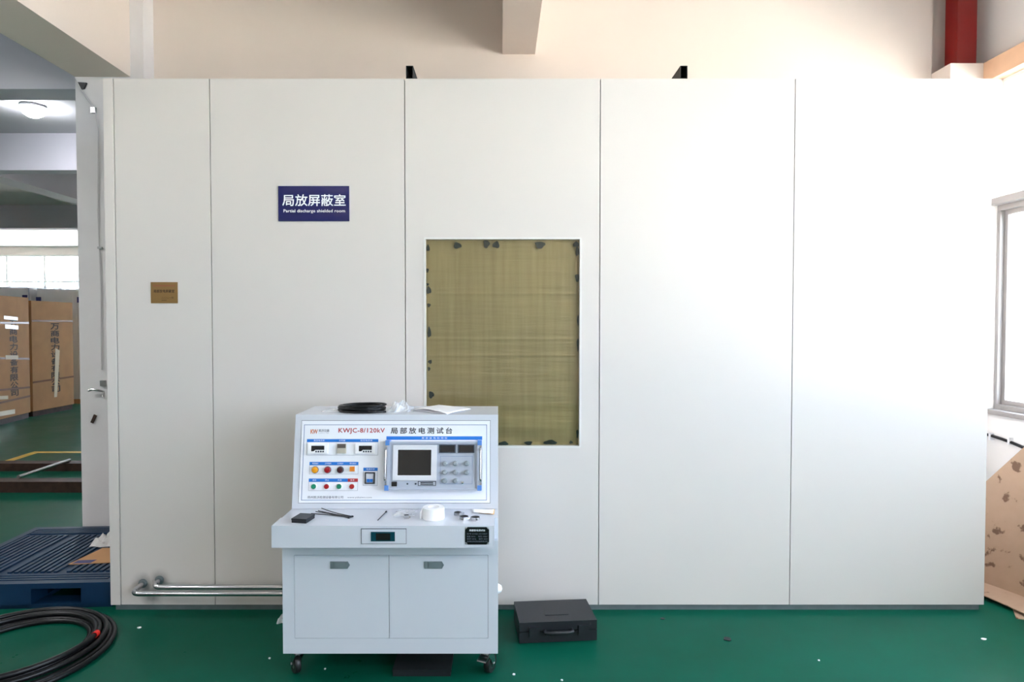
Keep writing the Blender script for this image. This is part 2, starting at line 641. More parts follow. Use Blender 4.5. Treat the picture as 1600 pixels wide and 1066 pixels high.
# columns and beams
struct(MB().box(-3.28, -2.75, 5.0, 5.5, 0, 4.5).build('column', 'white_plaster', bevel=0.012),
       'white plastered column left of the shielded room', 'column')
struct(MB().box(3.447, 3.70, 4.94, 5.25, 0, 3.70).build('column', 'cream_wall', bevel=0.006),
       'cream column stub under the red post', 'column')
struct(MB().box(-3.28, -2.853, -6, 5.0, 3.62, 4.5).build('ceiling_beam', 'cream_wall', bevel=0.006),
       'cream beam running forward from the white column', 'beam')
struct(MB().box(0.025, 0.285, -6, 5.15, 3.855, 4.5).build('ceiling_beam', 'cream_wall', bevel=0.004),
       'cream beam running forward above the middle of the room', 'beam')
struct(MB().box(-20, -3.28, 5.2, 5.46, 3.6, 4.05).build('ceiling_beam', 'beam_paint'),
       'pale cross beam nearest the hanging lamp, left of the column', 'beam')
struct(MB().box(-20, -2.95, 7.9, 8.1, 3.6, 4.05).build('ceiling_beam', 'beam_paint'),
       'pale cross beam just behind the hanging lamp', 'beam')
struct(MB().box(-6.68, -6.37, 8.1, 12.6, 3.6, 4.05).build('ceiling_beam', 'beam_paint'),
       'pale lengthwise beam behind the hanging lamp', 'beam')
struct(MB().box(-20, -2.95, 12.6, 12.85, 3.6, 4.05).build('ceiling_beam', 'beam_paint'),
       'farthest cross beam above the cardboard crates', 'beam')


# windows of the right wall
def side_window(i, a, b):
    root = thing('window_%d' % i, (3.82, (a + b) / 2, 1.06), 'tall aluminium window in the right wall, bay %s' %
                 ['beside the shielded room', 'next towards the camera', 'third from the shielded room', 'farthest from the shielded room'][i - 1], 'window')
    root['kind'] = 'structure'
    z0, z1, zt0, zt1 = 1.06, 3.55, 2.60, 2.648
    MB().box(3.70, 3.83, a, b, zt0, zt1).build('transom', 'alu_frame', root, bevel=0.003)
    MB().box(3.69, 3.84, a - 0.03, b + 0.03, z0 - 0.03, z0 + 0.004).build('window_sill', 'alu_frame', root, bevel=0.003)
    f = MB()
    f.ring(rect(a, b, zt1, z1), rect(a + 0.02, b - 0.02, zt1 + 0.03, z1 - 0.03), 3.79, 3.82, 'x')
    f.build('upper_frame', 'white_frame', root)
    f = MB()
    f.ring(rect(a, b, z0 + 0.004, zt0), rect(a + 0.03, b - 0.03, z0 + 0.04, zt0 - 0.04), 3.765, 3.83, 'x')
    f.build('lower_frame', 'alu_frame', root)
    mid = (a + b) / 2
    for k, (p, q, x) in enumerate(((a + 0.03, mid + 0.025, 3.77), (mid - 0.025, b - 0.03, 3.80))):
        s = MB().ring(rect(p, q, z0 + 0.04, zt0 - 0.04), rect(p + 0.03, q - 0.03, z0 + 0.075, zt0 - 0.075), x, x + 0.025, 'x').build('sash', 'alu_frame', root)
        MB().box(x + 0.010, x + 0.015, p + 0.03, q - 0.03, z0 + 0.075, zt0 - 0.075).build('pane', 'window_glass', root, s)
    MB().box(3.803, 3.808, a + 0.02, b - 0.02, zt1 + 0.03, z1 - 0.03).build('pane', 'window_glass', root)


for i, (a, b) in enumerate(WINDOWS):
    side_window(i + 1, a, b)
for i, (a, b) in enumerate(FARWIN):
    root = thing('window_%d' % (5 + i), ((a + b) / 2, 19.25, 1.0), 'bright far window beyond the cardboard crates, %s' %
                 ['leftmost one', 'second from the left', 'third from the left', 'rightmost one'][i], 'window')
    root['kind'] = 'structure'
    MB().ring(rect(a, b, 1.0, 3.8), rect(a + 0.05, b - 0.05, 1.05, 3.75), 19.24, 19.30, 'y').build('window_frame', 'white_frame', root)
    n = 3
    for k in range(1, n):
        x = a + (b - a) * k / n
        MB().box(x - 0.025, x + 0.025, 19.24, 19.30, 1.05, 3.75).build('mullion', 'white_frame', root)
    MB().box(a + 0.05, b - 0.05, 19.245, 19.295, 2.98, 3.03).build('transom', 'white_frame', root)
    for k in range(n):
        p, q = a + (b - a) * k / n + 0.025, a + (b - a) * (k + 1) / n - 0.025
        MB().box(p + 0.02, q - 0.02, 19.268, 19.272, 1.05, 3.75).build('pane', 'window_glass', root)

# red steel post on the column stub
MBr = MB().box(3.540, 3.688, 5.0, 5.14, 3.70, 4.5)
tag(MBr.build('steel_post', 'red_paint', bevel=0.006), 'dark red painted steel post standing on the cream column stub', 'post')

# ------------------------------------------------------------------ the shielded room
PX = [-2.31, -2.251, -1.690, -0.552, 0.591, 1.728, 2.885]
RY, RB, ZT, ZB = 3.77, 4.93, 3.137, 0.035
room = thing('shielded_room', (0.29, 4.35, 0), 'large off-white steel panelled shielded room with a brass mesh window', 'booth')
g = 0.0025
# front panels
for i in range(6):
    x0, x1 = PX[i] + (0 if i == 0 else g), PX[i + 1] - (0 if i == 5 else g)
    if i == 3:
        p = MB()
        ho = (-0.432, 0.473, 0.985, 2.203)
        p.ring(rect(x0, x1, ZB, ZT), rect(*ho), RY, RY + 0.05, 'y')
        wp = p.build('panel', 'room_panel', room)
    else:
        y0 = RY - 0.004 if i == 0 else RY
        MB().box(x0, x1, y0, RY + 0.05, ZB, ZT).build('corner_trim' if i == 0 else 'panel', 'room_panel_sooty' if i == 1 else 'room_panel', room, bevel=0.002, seg=1)
MB().box(PX[0] + 0.05, -0.5, RY + 0.055, RY + 0.075, 0.05, ZT - 0.06).box(0.54, PX[6] - 0.05, RY + 0.055, RY + 0.075, 0.05, ZT - 0.06).box(
    -0.56, 0.60, RY + 0.055, RY + 0.075, 0.05, 0.94).box(-0.56, 0.60, RY + 0.055, RY + 0.075, 2.25, ZT - 0.06).build('inner_wall', 'room_dark', room)
MB().box(PX[0], PX[0] + 0.05, RY + 0.052, RB, ZB, ZT).build('side_panel', 'room_panel', room)
MB().box(PX[6] - 0.05, PX[6], RY + 0.052, RB, ZB, ZT).build('side_panel', 'room_panel', room)
MB().box(PX[0] + 0.05, PX[6] - 0.05, RB - 0.05, RB, ZB, ZT).build('back_panel', 'room_panel', room)
MB().box(PX[0] + 0.05, PX[6] - 0.05, RY + 0.05, RB - 0.05, ZT - 0.052, ZT - 0.002).build('roof_panel', 'room_panel', room)
MB().box(PX[0] + 0.02, PX[6] - 0.02, RY + 0.012, RB, 0, ZB).build('base_channel', 'base_grey', room)
# mesh window: gasket, glass pane, brass mesh, dark adhesive spots
MB().ring(rrect(-0.444, 0.485, 0.973, 2.215, 0.014), rrect(-0.432, 0.473, 0.985, 2.203, 0.002), RY - 0.003, RY + 0.001, 'y').build('window_gasket', 'gasket_white', room)
MB().box(-0.432, 0.473, RY + 0.014, RY + 0.018, 0.985, 2.203).build('window_pane', 'room_glass', room)
mesh = MB()


def crease(u, v):
    x = -0.445 + 0.93 * u
    z = 0.97 + 1.245 * v
    low = max(0, 1 - v * 3.2)
    d = low * 0.004 * math.sin(34 * z + 2.2 * math.sin(3.1 * x + 6 * v)) + 0.003 * math.exp(-((v - 0.735) / 0.006) ** 2) + 0.002 * math.exp(-((v - 0.52) / 0.006) ** 2) + 0.002 * math.exp(-((v - 0.44) / 0.005) ** 2)
    return (x, RY + 0.032 - d, z)


mesh.grid(crease, 30, 220)
bmesh_screen = mesh.build('brass_mesh', 'brass_mesh', room, smooth='all', thick=0.002)
SPOTS = [(270, 93, 18, 14), (402, 86, 14, 18), (446, 90, 16, 15), (645, 90, 22, 16), (808, 88, 14, 12), (815, 120, 10, 20),
         (815, 238, 11, 18), (137, 105, 8, 14), (134, 205, 6, 10), (140, 295, 11, 16), (135, 268, 6, 6), (140, 362, 8, 9),
         (142, 485, 8, 24), (145, 618, 9, 9), (140, 650, 6, 9), (150, 768, 12, 16), (480, 990, 22, 9), (593, 988, 18, 9),
         (693, 985, 31, 10), (788, 985, 8, 7), (818, 540, 5, 30), (817, 945, 5, 20), (818, 430, 4, 25)]
for (a, b_, ra, rb) in SPOTS:
    cx = -0.432 + (a - 128) / (823 - 128) * 0.905
    cz = 2.203 - (b_ - 67) / (998 - 67) * 1.218
    k = 0.905 / 695
    pts = []
    ph = random.random() * 6
    for j in range(14):
        an = 2 * math.pi * j / 14
        w = 1 + 0.16 * math.sin(3 * an + ph) + 0.08 * math.sin(5 * an + 2 * ph)
        pts.append((min(0.472, max(-0.431, cx + ra * k * w * math.cos(an))), min(2.202, max(0.986, cz + rb * k * w * math.sin(an)))))
    MB().prism(pts, RY + 0.0185, RY + 0.0205, 'y').build('adhesive_spot', 'spot_green', room, bmesh_screen)

# steel tubes lying on the roof (open ends face the camera)
for x, lab in ((-0.527, 'black steel tube end on the room roof, left of the middle beam'), (1.086, 'black steel tube end on the room roof, right of the middle beam')):
    t = MB().ring(rect(x - 0.021, x + 0.021, ZT - 0.002, ZT + 0.087), rect(x - 0.018, x + 0.018, ZT + 0.001, ZT + 0.084), RY + 0.03, RB, 'y')
    tag(t.build('roof_tube', 'room_dark'), lab, 'steel tube', 'tubes on the room roof')

# blue sign
sg = thing('wall_sign', (-1.0855, RY, 2.308), 'blue sign with white Chinese lettering on the panel wall', 'sign')
MB().box(-1.293, -0.878, RY - 0.006, RY, 2.308, 2.513).build('sign_board', 'sign_blue', sg, bevel=0.0012, seg=1)
F = facing(RY)
text('lettering', '局放屏蔽室', (-1.268, -0.899, 2.397, 2.464), F, 'ink_white', sg, n=0.0064, bold=0.012)
text('lettering', 'Partial discharge shielded room', (-1.262, -0.902, 2.354, 2.377), F, 'ink_white', sg, n=0.0064, bold=0.01)
# brass plaque
pq = thing('brass_plaque', (-1.9685, RY, 1.828), 'small brass plaque on the narrow left panel', 'plaque')
MB().box(-2.047, -1.890, RY - 0.004, RY, 1.828, 1.952).build('plate', 'brass_plate', pq, bevel=0.001, seg=1)
text('lettering', '局部放电屏蔽室', (-2.030, -1.908, 1.890, 1.908), F, 'ink_brown', pq, n=0.0044, bold=0.02)
text('lettering', '凯沃检测设备有限公司', (-2.034, -1.906, 1.927, 1.935), F, 'ink_red', pq, n=0.0044)
text('lettering', '二〇二一年\nwww', (-1.985, -1.912, 1.842, 1.866), F, 'ink_brown', pq, n=0.0044)

# chrome pipes along the foot of the room
def bend_path(p0, p1, p2, r, n=8):
    p0, p1, p2 = Vector(p0), Vector(p1), Vector(p2)
    a = (p0 - p1).normalized()
    c_ = (p2 - p1).normalized()
    s, e_ = p1 + a * r, p1 + c_ * r
    return [tuple((1 - t) ** 2 * s + 2 * t * (1 - t) * p1 + t * t * e_) for t in [k / n for k in range(n + 1)]]


for (x0, x1, dy, z, lab) in ((-2.118, -0.45, 0.120, 0.152, 'longer chrome pipe at the foot of the room, its elbow nearest the corner'),
                             (-2.020, -0.55, 0.075, 0.172, 'shorter chrome pipe at the foot of the room, behind the longer one')):
    y = RY - dy
    path = [(x0, RY, z + 0.012)] + bend_path((x0, RY, z + 0.012), (x0, y, z), (x1, y, z), 0.045) + bend_path((x0, y, z), (x1, y, z), (x1, RY, z + 0.012), 0.045) + [(x1, RY, z + 0.012)]
    pr = thing('chrome_pipe', (x0, RY, z), lab, 'pipe')
    MB().tube(path, 0.0145, 16).build('tube', 'chrome', pr, smooth=True)
    for xx in (x0, x1):
        MB().cyl((xx, RY - 0.006, z + 0.012), (xx, RY, z + 0.012), 0.026, n=20).build('wall_flange', 'base_grey', pr, smooth=True)

# ------------------------------------------------------------------ the test console
con = thing('test_console', (-0.515, 3.25, 0), 'white wheeled test console with sloping control panel and two doors', 'console')
XL, XR = -1.026, -0.006
MB().box(XL, XR, 3.012, 3.57, 0.14, 0.684).build('cabinet_body', 'console_white', con, bevel=0.003)
# front frame and two doors, real gaps between them
MB().ring(rect(XL, XR, 0.14, 0.684), rect(-0.970, -0.052, 0.213, 0.612), 3.0, 3.0125, 'y').build('front_frame', 'console_white', con)
MB().box(-0.972, -0.05, 3.0105, 3.0125, 0.211, 0.614).build('door_gap', 'gap_grey', con)
for (a, b_, l0) in ((-0.9685, -0.5225, -0.799), (-0.5200, -0.0535, -0.354)):
    d = MB().box(a, b_, 3.0, 3.010, 0.2145, 0.6105).build('door', 'console_white', con, bevel=0.0012, seg=1)
    w, z0, z1 = 0.093, 0.548, 0.582
    MB().prism([(l0, z0), (l0 + w - 0.010, z0), (l0 + w, (z0 + z1) / 2), (l0 + w - 0.010, z1), (l0, z1)], 2.996, 3.0, 'y').build('latch', 'latch_grey', con, d, bevel=0.001, seg=1)
    MB().box(l0 + 0.022, l0 + w - 0.012, 2.991, 2.996, z0 + 0.005, z1 - 0.001).build('latch_paddle', 'latch_grey', con, d, bevel=0.0015, seg=1)
# desk shelf
MB().box(-1.036, -0.022, 2.89, 3.012, 0.685, 0.786).box(-1.030, -0.006, 3.012, 3.569, 0.685, 0.786).build('desk', 'console_white', con, bevel=0.004)
dr = MB().box(-0.626, -0.424, 2.8865, 2.89, 0.706, 0.771).build('drawer_front', 'console_white', con, bevel=0.001, seg=1)
MB().box(-0.629, -0.422, 2.8892, 2.8905, 0.703, 0.774).build('drawer_gap_shade', 'gap_grey', con)  # dark slab, its rim stands in for the shadow in the gap
MB().box(-0.583, -0.474, 2.884, 2.8868, 0.717, 0.760).build('drawer_window', 'teal_glass', con, dr, bevel=0.001, seg=1)
MB().box(-0.560, -0.495, 2.8833, 2.8842, 0.722, 0.754).build('card_holder', 'screen_black', con, dr)
FD = facing(2.89)
npl = MB().prism([(-0.155, 0.713), (-0.143, 0.701), (-0.058, 0.701), (-0.046, 0.713), (-0.046, 0.769), (-0.058, 0.781), (-0.143, 0.781), (-0.155, 0.769)], 2.8875, 2.89, 'y').build('nameplate', 'black_gloss', con)
text('lettering', '局部放电测试台', (-0.136, -0.064, 0.762, 0.771), FD, 'ink_white', con, npl, n=0.0028, bold=0.01)
for q, row in enumerate(('型号 KWJC-8/120kV', '容量 8kVA     电压 120kV', '频率 50Hz    编号 2021', '扬州凯沃检测设备有限公司')):
    text('lettering', row, (-0.147, -0.054, 0.7465 - q * 0.0115, 0.7535 - q * 0.0115), FD, 'ink_grey', con, npl, n=0.0028)
for rx in (-0.150, -0.051):
    for rz in (0.706, 0.776):
        MB().lathe([(0.0038, 0), (0.0038, -0.002), (0.002, -0.0032)], (rx, 2.8895, rz), 10, 'y').build('rivet', 'steel_dull', con, npl)
# upper cabinet with sloping front
MB().prism([(3.155, 0.787), (3.23, 1.246), (3.57, 1.246), (3.57, 0.787)], XL - 0.004, XR, 'x').build('upper_cabinet', 'console_white', con, bevel=0.003)
P = frame_matrix((0, 3.155, 0.786), (1, 0, 0), (0, 0.1609, 0.9870), (0, -0.9870, 0.1609))


def pbox(x0, x1, t0, t1, n0, n1):
    return MB(P).box(x0, x1, t0, t1, n0, n1)


pbox(-0.9985, -0.0440, 0.0285, 0.4375, -0.001, 0.0012).build('panel_gap', 'gap_grey', con)
face = pbox(-0.9965, -0.0460, 0.0305, 0.4355, 0.0, 0.003).build('control_panel', 'panel_face', con, bevel=0.0008, seg=1)
MB(P).ring(rect(-0.984, -0.062, 0.0425, 0.4165), rect(-0.9815, -0.0645, 0.045, 0.414), 0.0028, 0.0033).build('border_line', 'blue_line', con, face)


def ptext(body, box, m_, n=0.0034, parent=None, **kw):
    return text('lettering', body, box, P, m_, con, parent or face, n=n, **kw)


ptext('KW', (-0.950, -0.915, 0.371, 0.392), 'ink_orange', bold=0.03, spacing=0.85)
ptext('凯沃仪器', (-0.909, -0.857, 0.380, 0.393), 'ink_grey', bold=0.02)
ptext('KAIWO YIQI', (-0.909, -0.859, 0.372, 0.3755), 'ink_grey')
ptext('KWJC-8/120kV', (-0.8094, -0.5776, 0.3695, 0.3985), 'ink_red', bold=0.022, spacing=1.08)
ptext('局部放电测试台', (-0.5461, -0.2372, 0.3705, 0.4015), 'ink_black', bold=0.02, spacing=1.42)
ptext('扬州凯沃检测设备有限公司', (-0.9525, -0.7752, 0.0515, 0.0645), 'ink_grey', bold=0.01)
ptext('www.yzkaiwo.com', (-0.7549, -0.6336, 0.0515, 0.0615), 'ink_grey', bold=0.005)


def bar(x0, x1, t0, t1, m_='blue_bar', frame_to=None, words=(), right=None):
    """coloured title bar, thin outline below it and small white words on it"""
    b_ = pbox(x0, x1, t0, t1, 0.0028, 0.0034).build('title_bar', m_, con, face)
    if frame_to is not None:
        xr = right or x1
        MB(P).ring(rect(x0, xr, frame_to, t0), rect(x0 + 0.0012, xr - 0.0012, frame_to + 0.0012, t0 - 0.0012), 0.0028, 0.0032).build('outline', 'ink_grey', con, face)
    for cx, w, s in words:
        ptext(s, (cx - w / 2, cx + w / 2, t0 + (t1 - t0) * 0.25, t0 + (t1 - t0) * 0.78), 'ink_white', n=0.0036)


bar(-0.967, -0.608, 0.3295, 0.3440, frame_to=0.2640, words=((-0.905, 0.055, '高压电压表'), (-0.790, 0.032, '计时器'), (-0.668, 0.062, '低压电压表')))
bar(-0.9495, -0.7047, 0.2150, 0.2310, frame_to=0.1705, words=((-0.920, 0.030, '电源指示'), (-0.857, 0.032, '工作指示'), (-0.795, 0.030, '过流指示'), (-0.732, 0.034, '零位指示')))
bar(-0.9500, -0.7558, 0.1336, 0.1492, frame_to=0.0895, right=-0.7048, words=((-0.922, 0.018, '启动'), (-0.859, 0.020, '停止'), (-0.796, 0.020, '升压')))
bar(-0.7558, -0.7050, 0.1336, 0.1492, 'red_bar', words=((-0.733, 0.020, '急停'),))
bar(-0.6793, -0.6075, 0.1872, 0.2026, frame_to=0.1144, words=((-0.643, 0.042, '电源开关'),))
bar(-0.5677, -0.0854, 0.3400, 0.3576, words=((-0.3257, 0.129, '局 部 放 电 检 测 仪'),))

# meters, timer
for x0, x1 in ((-0.957, -0.858), (-0.719, -0.622)):
    mt = pbox(x0, x1, 0.2725, 0.3230, 0.003, 0.016).build('digital_meter', 'meter_white', con, bevel=0.002)
    MB(P).prism([(x0 + 0.017, 0.2835), (x0 + 0.029, 0.2835), (x0 + 0.037, 0.2905), (x0 + 0.082, 0.2905), (x0 + 0.082, 0.3110), (x0 + 0.017, 0.3110)], 0.0155, 0.0165, 'z').build('display', 'display_black', con, mt)
    for k in range(4):
        pbox(x0 + 0.038 + k * 0.0118, x0 + 0.0455 + k * 0.0118, 0.2785, 0.2865, 0.0155, 0.0175).build('key', 'gap_grey', con, mt)
tm = pbox(-0.812, -0.767, 0.2735, 0.3210, 0.003, 0.014).build('timer_relay', 'timer_body', con, bevel=0.002)
pbox(-0.810, -0.769, 0.2995, 0.3195, 0.0135, 0.0150).build('display', 'timer_top', con, tm)
pbox(-0.806, -0.773, 0.2790, 0.2960, 0.0135, 0.0146).build('key_strip', 'timer_body', con, tm)


def pdisc(name, x, t, prof, m_, parent=None, n=24):
    return MB(P).lathe(prof, (x, t, 0), n).build(name, m_, con, parent, smooth=True)


for x, m_ in ((-0.920, 'lamp_amber'), (-0.8575, 'lamp_red'), (-0.794, 'lamp_darkred')):
    lp = pdisc('indicator_lamp', x, 0.192, [(0.0155, 0.005), (0.0155, 0.012), (0.014, 0.017), (0.008, 0.0195), (0.0, 0.020)], m_)
    pdisc('bezel', x, 0.192, [(0.0175, 0.003), (0.0175, 0.006), (0.0160, 0.0075)], 'gap_grey', lp)
bt = pbox(-0.7445, -0.7205, 0.1850, 0.2085, 0.012, 0.018).build('square_button', 'button_orange', con, bevel=0.003)
pbox(-0.7475, -0.7175, 0.1815, 0.2115, 0.003, 0.012).build('bezel', 'meter_white', con, bt, bevel=0.003)
for x, m_ in ((-0.922, 'button_green'), (-0.858, 'button_red'), (-0.7955, 'button_green'), (-0.732, 'button_red')):
    lp = pdisc('push_button', x, 0.1110, [(0.0118, 0.006), (0.0118, 0.017), (0.0105, 0.0185), (0.0, 0.0185)], m_)
    MB(P).lathe([(0.0152, 0.003), (0.0152, 0.010), (0.0142, 0.012), (0.0122, 0.012), (0.0122, 0.006)], (x, 0.1110, 0), 24).build('bezel', 'meter_white', con, lp, smooth=True)
sw = MB(P).ring(rect(-0.669, -0.6195, 0.1238, 0.1805), rect(-0.664, -0.6245, 0.1295, 0.1755), 0.003, 0.016).build('breaker_switch', 'ink_black', con)
pbox(-0.664, -0.6245, 0.1295, 0.1755, 0.003, 0.009).build('breaker_body', 'instrument_bezel', con, sw)
for k in (0, 1):
    pbox(-0.657 + k * 0.015, -0.645 + k * 0.015, 0.1325, 0.1475, 0.009, 0.019).build('toggle', 'blue_bar', con, sw, bevel=0.002)

# the rack instrument built into the panel
ins = MB(P).box(-0.553, -0.097, 0.0985, 0.3330, 0.003, 0.046).build('discharge_detector', 'instrument_grey', con, bevel=0.003)
MB(P).ring(rect(-0.553, -0.097, 0.0985, 0.3330), rect(-0.540, -0.110, 0.106, 0.3220), 0.046, 0.0545).build('front_rim', 'instrument_grey', con, ins, bevel=0.0015, seg=1)
for x0, x1 in ((-0.563, -0.543), (-0.107, -0.087)):
    for t0, t1 in ((0.095, 0.120), (0.314, 0.339)):
        pbox(x0, x1, t0, t1, 0.004, 0.058).build('corner_guard', 'corner_blue', con, ins, bevel=0.005)
for x in (-0.557, -0.092):
    MB(P).tube([(x, 0.138, 0.045)] + bend_path((x, 0.138, 0.045), (x, 0.138, 0.082), (x, 0.298, 0.082), 0.016) + bend_path((x, 0.138, 0.082), (x, 0.298, 0.082), (x, 0.298, 0.045), 0.016) + [(x, 0.298, 0.045)], 0.0055, 12).build('handle', 'chrome', con, ins, smooth=True)
    MB(P).box(x - 0.006, x + 0.006, 0.120, 0.314, 0.010, 0.046).build('side_rail', 'steel_dull', con, ins)
MB(P).ring(rect(-0.5247, -0.3084, 0.1434, 0.3158), rect(-0.5004, -0.3355, 0.1681, 0.2923), 0.046, 0.0535).build('screen_bezel', 'instrument_bezel', con, ins)
pbox(-0.5004, -0.3355, 0.1681, 0.2923, 0.046, 0.049).build('screen', 'screen_black', con, ins)
for x0, x1 in ((-0.298, -0.2155), (-0.2045, -0.1225)):
    MB(P).ring(rect(x0, x1, 0.2767, 0.3174), rect(x0 + 0.005, x1 - 0.005, 0.281, 0.3135), 0.046, 0.051).build('display_frame', 'gap_grey', con, ins)
    pbox(x0 + 0.005, x1 - 0.005, 0.281, 0.3135, 0.046, 0.048).build('display', 'display_black', con, ins)
MB(P).ring(rect(-0.291, -0.1321, 0.1265, 0.2611), rect(-0.2898, -0.1333, 0.1277, 0.2599), 0.046, 0.0465).build('knob_field', 'blue_line', con, ins)
for x, t in ((-0.268, 0.2255), (-0.216, 0.2255), (-0.160, 0.2255), (-0.268, 0.1825), (-0.216, 0.1825), (-0.160, 0.1825), (-0.268, 0.142), (-0.214, 0.142)):
    MB(P).lathe([(0.0128, 0.046), (0.0128, 0.050), (0.0098, 0.052), (0.0088, 0.070), (0.0075, 0.072), (0, 0.072)], (x, t, 0), 20).build('knob', 'knob_grey', con, ins, smooth=True)
MB(P).lathe([(0.006, 0.046), (0.006, 0.054), (0, 0.055)], (-0.180, 0.134, 0), 14).build('socket', 'chrome', con, ins, smooth=True)
pbox(-0.5285, -0.5029, 0.1150, 0.1372, 0.046, 0.051).build('power_switch', 'black_gloss', con, ins, bevel=0.001, seg=1)
for x in (-0.4514, -0.4107):
    MB(P).lathe([(0.0045, 0.046), (0.0045, 0.048), (0, 0.049)], (x, 0.127, 0), 12).build('indicator', 'gap_grey', con, ins)
MB(P).ring(rect(-0.3996, -0.3112, 0.1172, 0.1403), rect(-0.3970, -0.3138, 0.1198, 0.1377), 0.046, 0.0475).build('drive_slot', 'ink_black', con, ins)
pbox(-0.388, -0.325, 0.1300, 0.1345, 0.046, 0.0472).build('slot_opening', 'black_gloss', con, ins)
pbox(-0.388, -0.325, 0.1225, 0.1265, 0.046, 0.0472).build('slot_opening', 'black_gloss', con, ins)
# white plug on the right flank
MB().lathe([(0.0, 0.022), (0.016, 0.018), (0.024, 0.006), (0.026, 0)], (XR, 3.40, 0.285), 18, 'x').build('side_plug', 'meter_white', con, smooth=True)


# casters
def caster(x, y, brake, turn):
    M = Matrix.Translation((x, y, 0)) @ Matrix.Rotation(R(turn), 4, 'Z')
    c = MB(M).box(-0.032, 0.032, -0.036, 0.036, 0.134, 0.140).cyl((0, 0, 0.116), (0, 0, 0.134), 0.024, n=20).build('caster', 'steel_dull', con, smooth=True)
    fk = MB(M)
    for sx in (-1, 1):
        fk.prism([(-0.028, 0.118), (0.026, 0.118), (0.048, 0.060), (0.046, 0.036), (0.028, 0.036), (0.006, 0.075)], sx * 0.021 - 0.0015, sx * 0.021 + 0.0015, 'x')
    fk.box(-0.0225, 0.0225, -0.028, 0.026, 0.115, 0.118)
    fk.build('fork', 'chrome', con, c)
    MB(M).lathe([(0.030, -0.014), (0.044, -0.014), (0.0475, -0.008), (0.0475, 0.008), (0.044, 0.014), (0.030, 0.014)], (0, 0.036, 0.0475), 28, 'x').build('wheel', 'black_rubber', con, c, smooth=True)
    MB(M).lathe([(0.0, -0.016), (0.012, -0.016), (0.030, -0.013), (0.030, 0.013), (0.012, 0.016), (0.0, 0.016)], (0, 0.036, 0.0475), 20, 'x').build('wheel_hub', 'steel_dull', con, c, smooth=True)
    MB(M).cyl((-0.026, 0.036, 0.0475), (0.026, 0.036, 0.0475), 0.007, n=12).build('axle', 'chrome', con, c, smooth=True)
    if brake:
        MB(M).prism([(-0.060, 0.094), (-0.058, 0.099), (-0.005, 0.116), (0.012, 0.112), (0.010, 0.106), (-0.006, 0.108)], -0.024, 0.024, 'x').build('brake_pedal', 'chrome', con, c)


caster(-0.975, 3.062, False, 35)
caster(-0.060, 3.062, True, -25)
caster(-0.975, 3.50, False, 10)
caster(-0.060, 3.50, False, 160)

# ------------------------------------------------------------------ things on the console top (z = 1.246)
TZ = 1.246
cc = MB()
for k in range(9):
    rx, ry = 0.122 - 0.006 * (k % 4), 0.098 - 0.006 * (k % 3)
    cx, cy = -0.725 + random.uniform(-.008, .008), 3.385 + random.uniform(-.010, .010)
    z = TZ + 0.006 + (k // 2) * 0.0058
    cc.tube([(cx + rx * math.cos(2 * math.pi * j / 40), cy + ry * math.sin(2 * math.pi * j / 40), z + 0.003 * math.sin(2 * math.pi * j / 40 + k)) for j in range(40)], 0.0052, 8, closed=True)
cc.tube([(-0.80, 3.30, TZ + 0.006), (-0.74, 3.268, TZ + 0.006), (-0.66, 3.272, TZ + 0.006), (-0.585, 3.30, TZ + 0.006)], 0.0050, 8)
tag(cc.build('cable_coil', 'cable_black', smooth='all'), 'small coil of black cable on top of the console', 'cable')


def crumple(name, cx, cy, z, rx, ry, h, m_, label, cat, seed, thick=0.0, n=18):
    rnd = random.Random(seed)
    ph = [rnd.uniform(0, 6.28) for _ in range(8)]

    def f(u, v):
        a, b_ = u * 2 - 1, v * 2 - 1
        r2 = max(abs(a), abs(b_))
        e_ = (1 - r2 ** 3)
        wob = 0.55 + 0.22 * math.sin(5 * a + ph[0]) * math.cos(4 * b_ + ph[1]) + 0.18 * math.sin(9 * b_ + 4 * a + ph[2]) + 0.14 * abs(math.sin(11 * a - 5 * b_ + ph[3]))
        x = cx + rx * (a + 0.10 * math.sin(4 * b_ + ph[4]))
        y = cy + ry * (b_ + 0.12 * math.sin(5 * a + ph[5]))
        return (x, y, z + 0.0015 + h * e_ * max(0.05, wob))
    o = MB().grid(f, n, n).build(name, m_, smooth=False, thick=thick)
    return tag(o, label, cat)


crumple('plastic_bag', -0.525, 3.40, TZ, 0.056, 0.085, 0.055, 'clear_bag', 'crumpled clear plastic bag between the cable coil and the papers', 'plastic bag', 3)
crumple('plastic_bag', -0.865, 3.37, TZ, 0.060, 0.05, 0.012, 'clear_bag', 'flat scrap of clear plastic left of the cable coil', 'plastic bag', 4)


def sheet(name, pts, z, lift, m_, label, cat, root=None, parent=None, curl=0.0):
    a, b_, c_, d = [Vector((p[0], p[1], 0)) for p in pts]

    def f(u, v):
        p = (a * (1 - u) + b_ * u) * (1 - v) + (d * (1 - u) + c_ * u) * v
        return (p.x, p.y, z + lift + curl * (max(0, u - 0.5) ** 2 + max(0, 0.45 - v) ** 2 * 1.2) * math.sin(3 * u + 1))
    o = MB().grid(f, 12, 12).build(name, m_, root, parent, smooth='all', thick=0.0006)
    if label:
        tag(o, label, cat)
    return o


sheet('paper_sheet', [(-0.455, 3.365), (-0.262, 3.236), (-0.150, 3.40), (-0.335, 3.535)], TZ, 0.012, 'paper_white', 'upper white paper sheet, slightly curled, on the console top', 'paper', curl=0.03)
sheet('paper_sheet', [(-0.470, 3.385), (-0.275, 3.245), (-0.185, 3.375), (-0.375, 3.545)], TZ, 0.003, 'paper_white', 'lower white paper sheet under the curled one on the console top', 'paper')

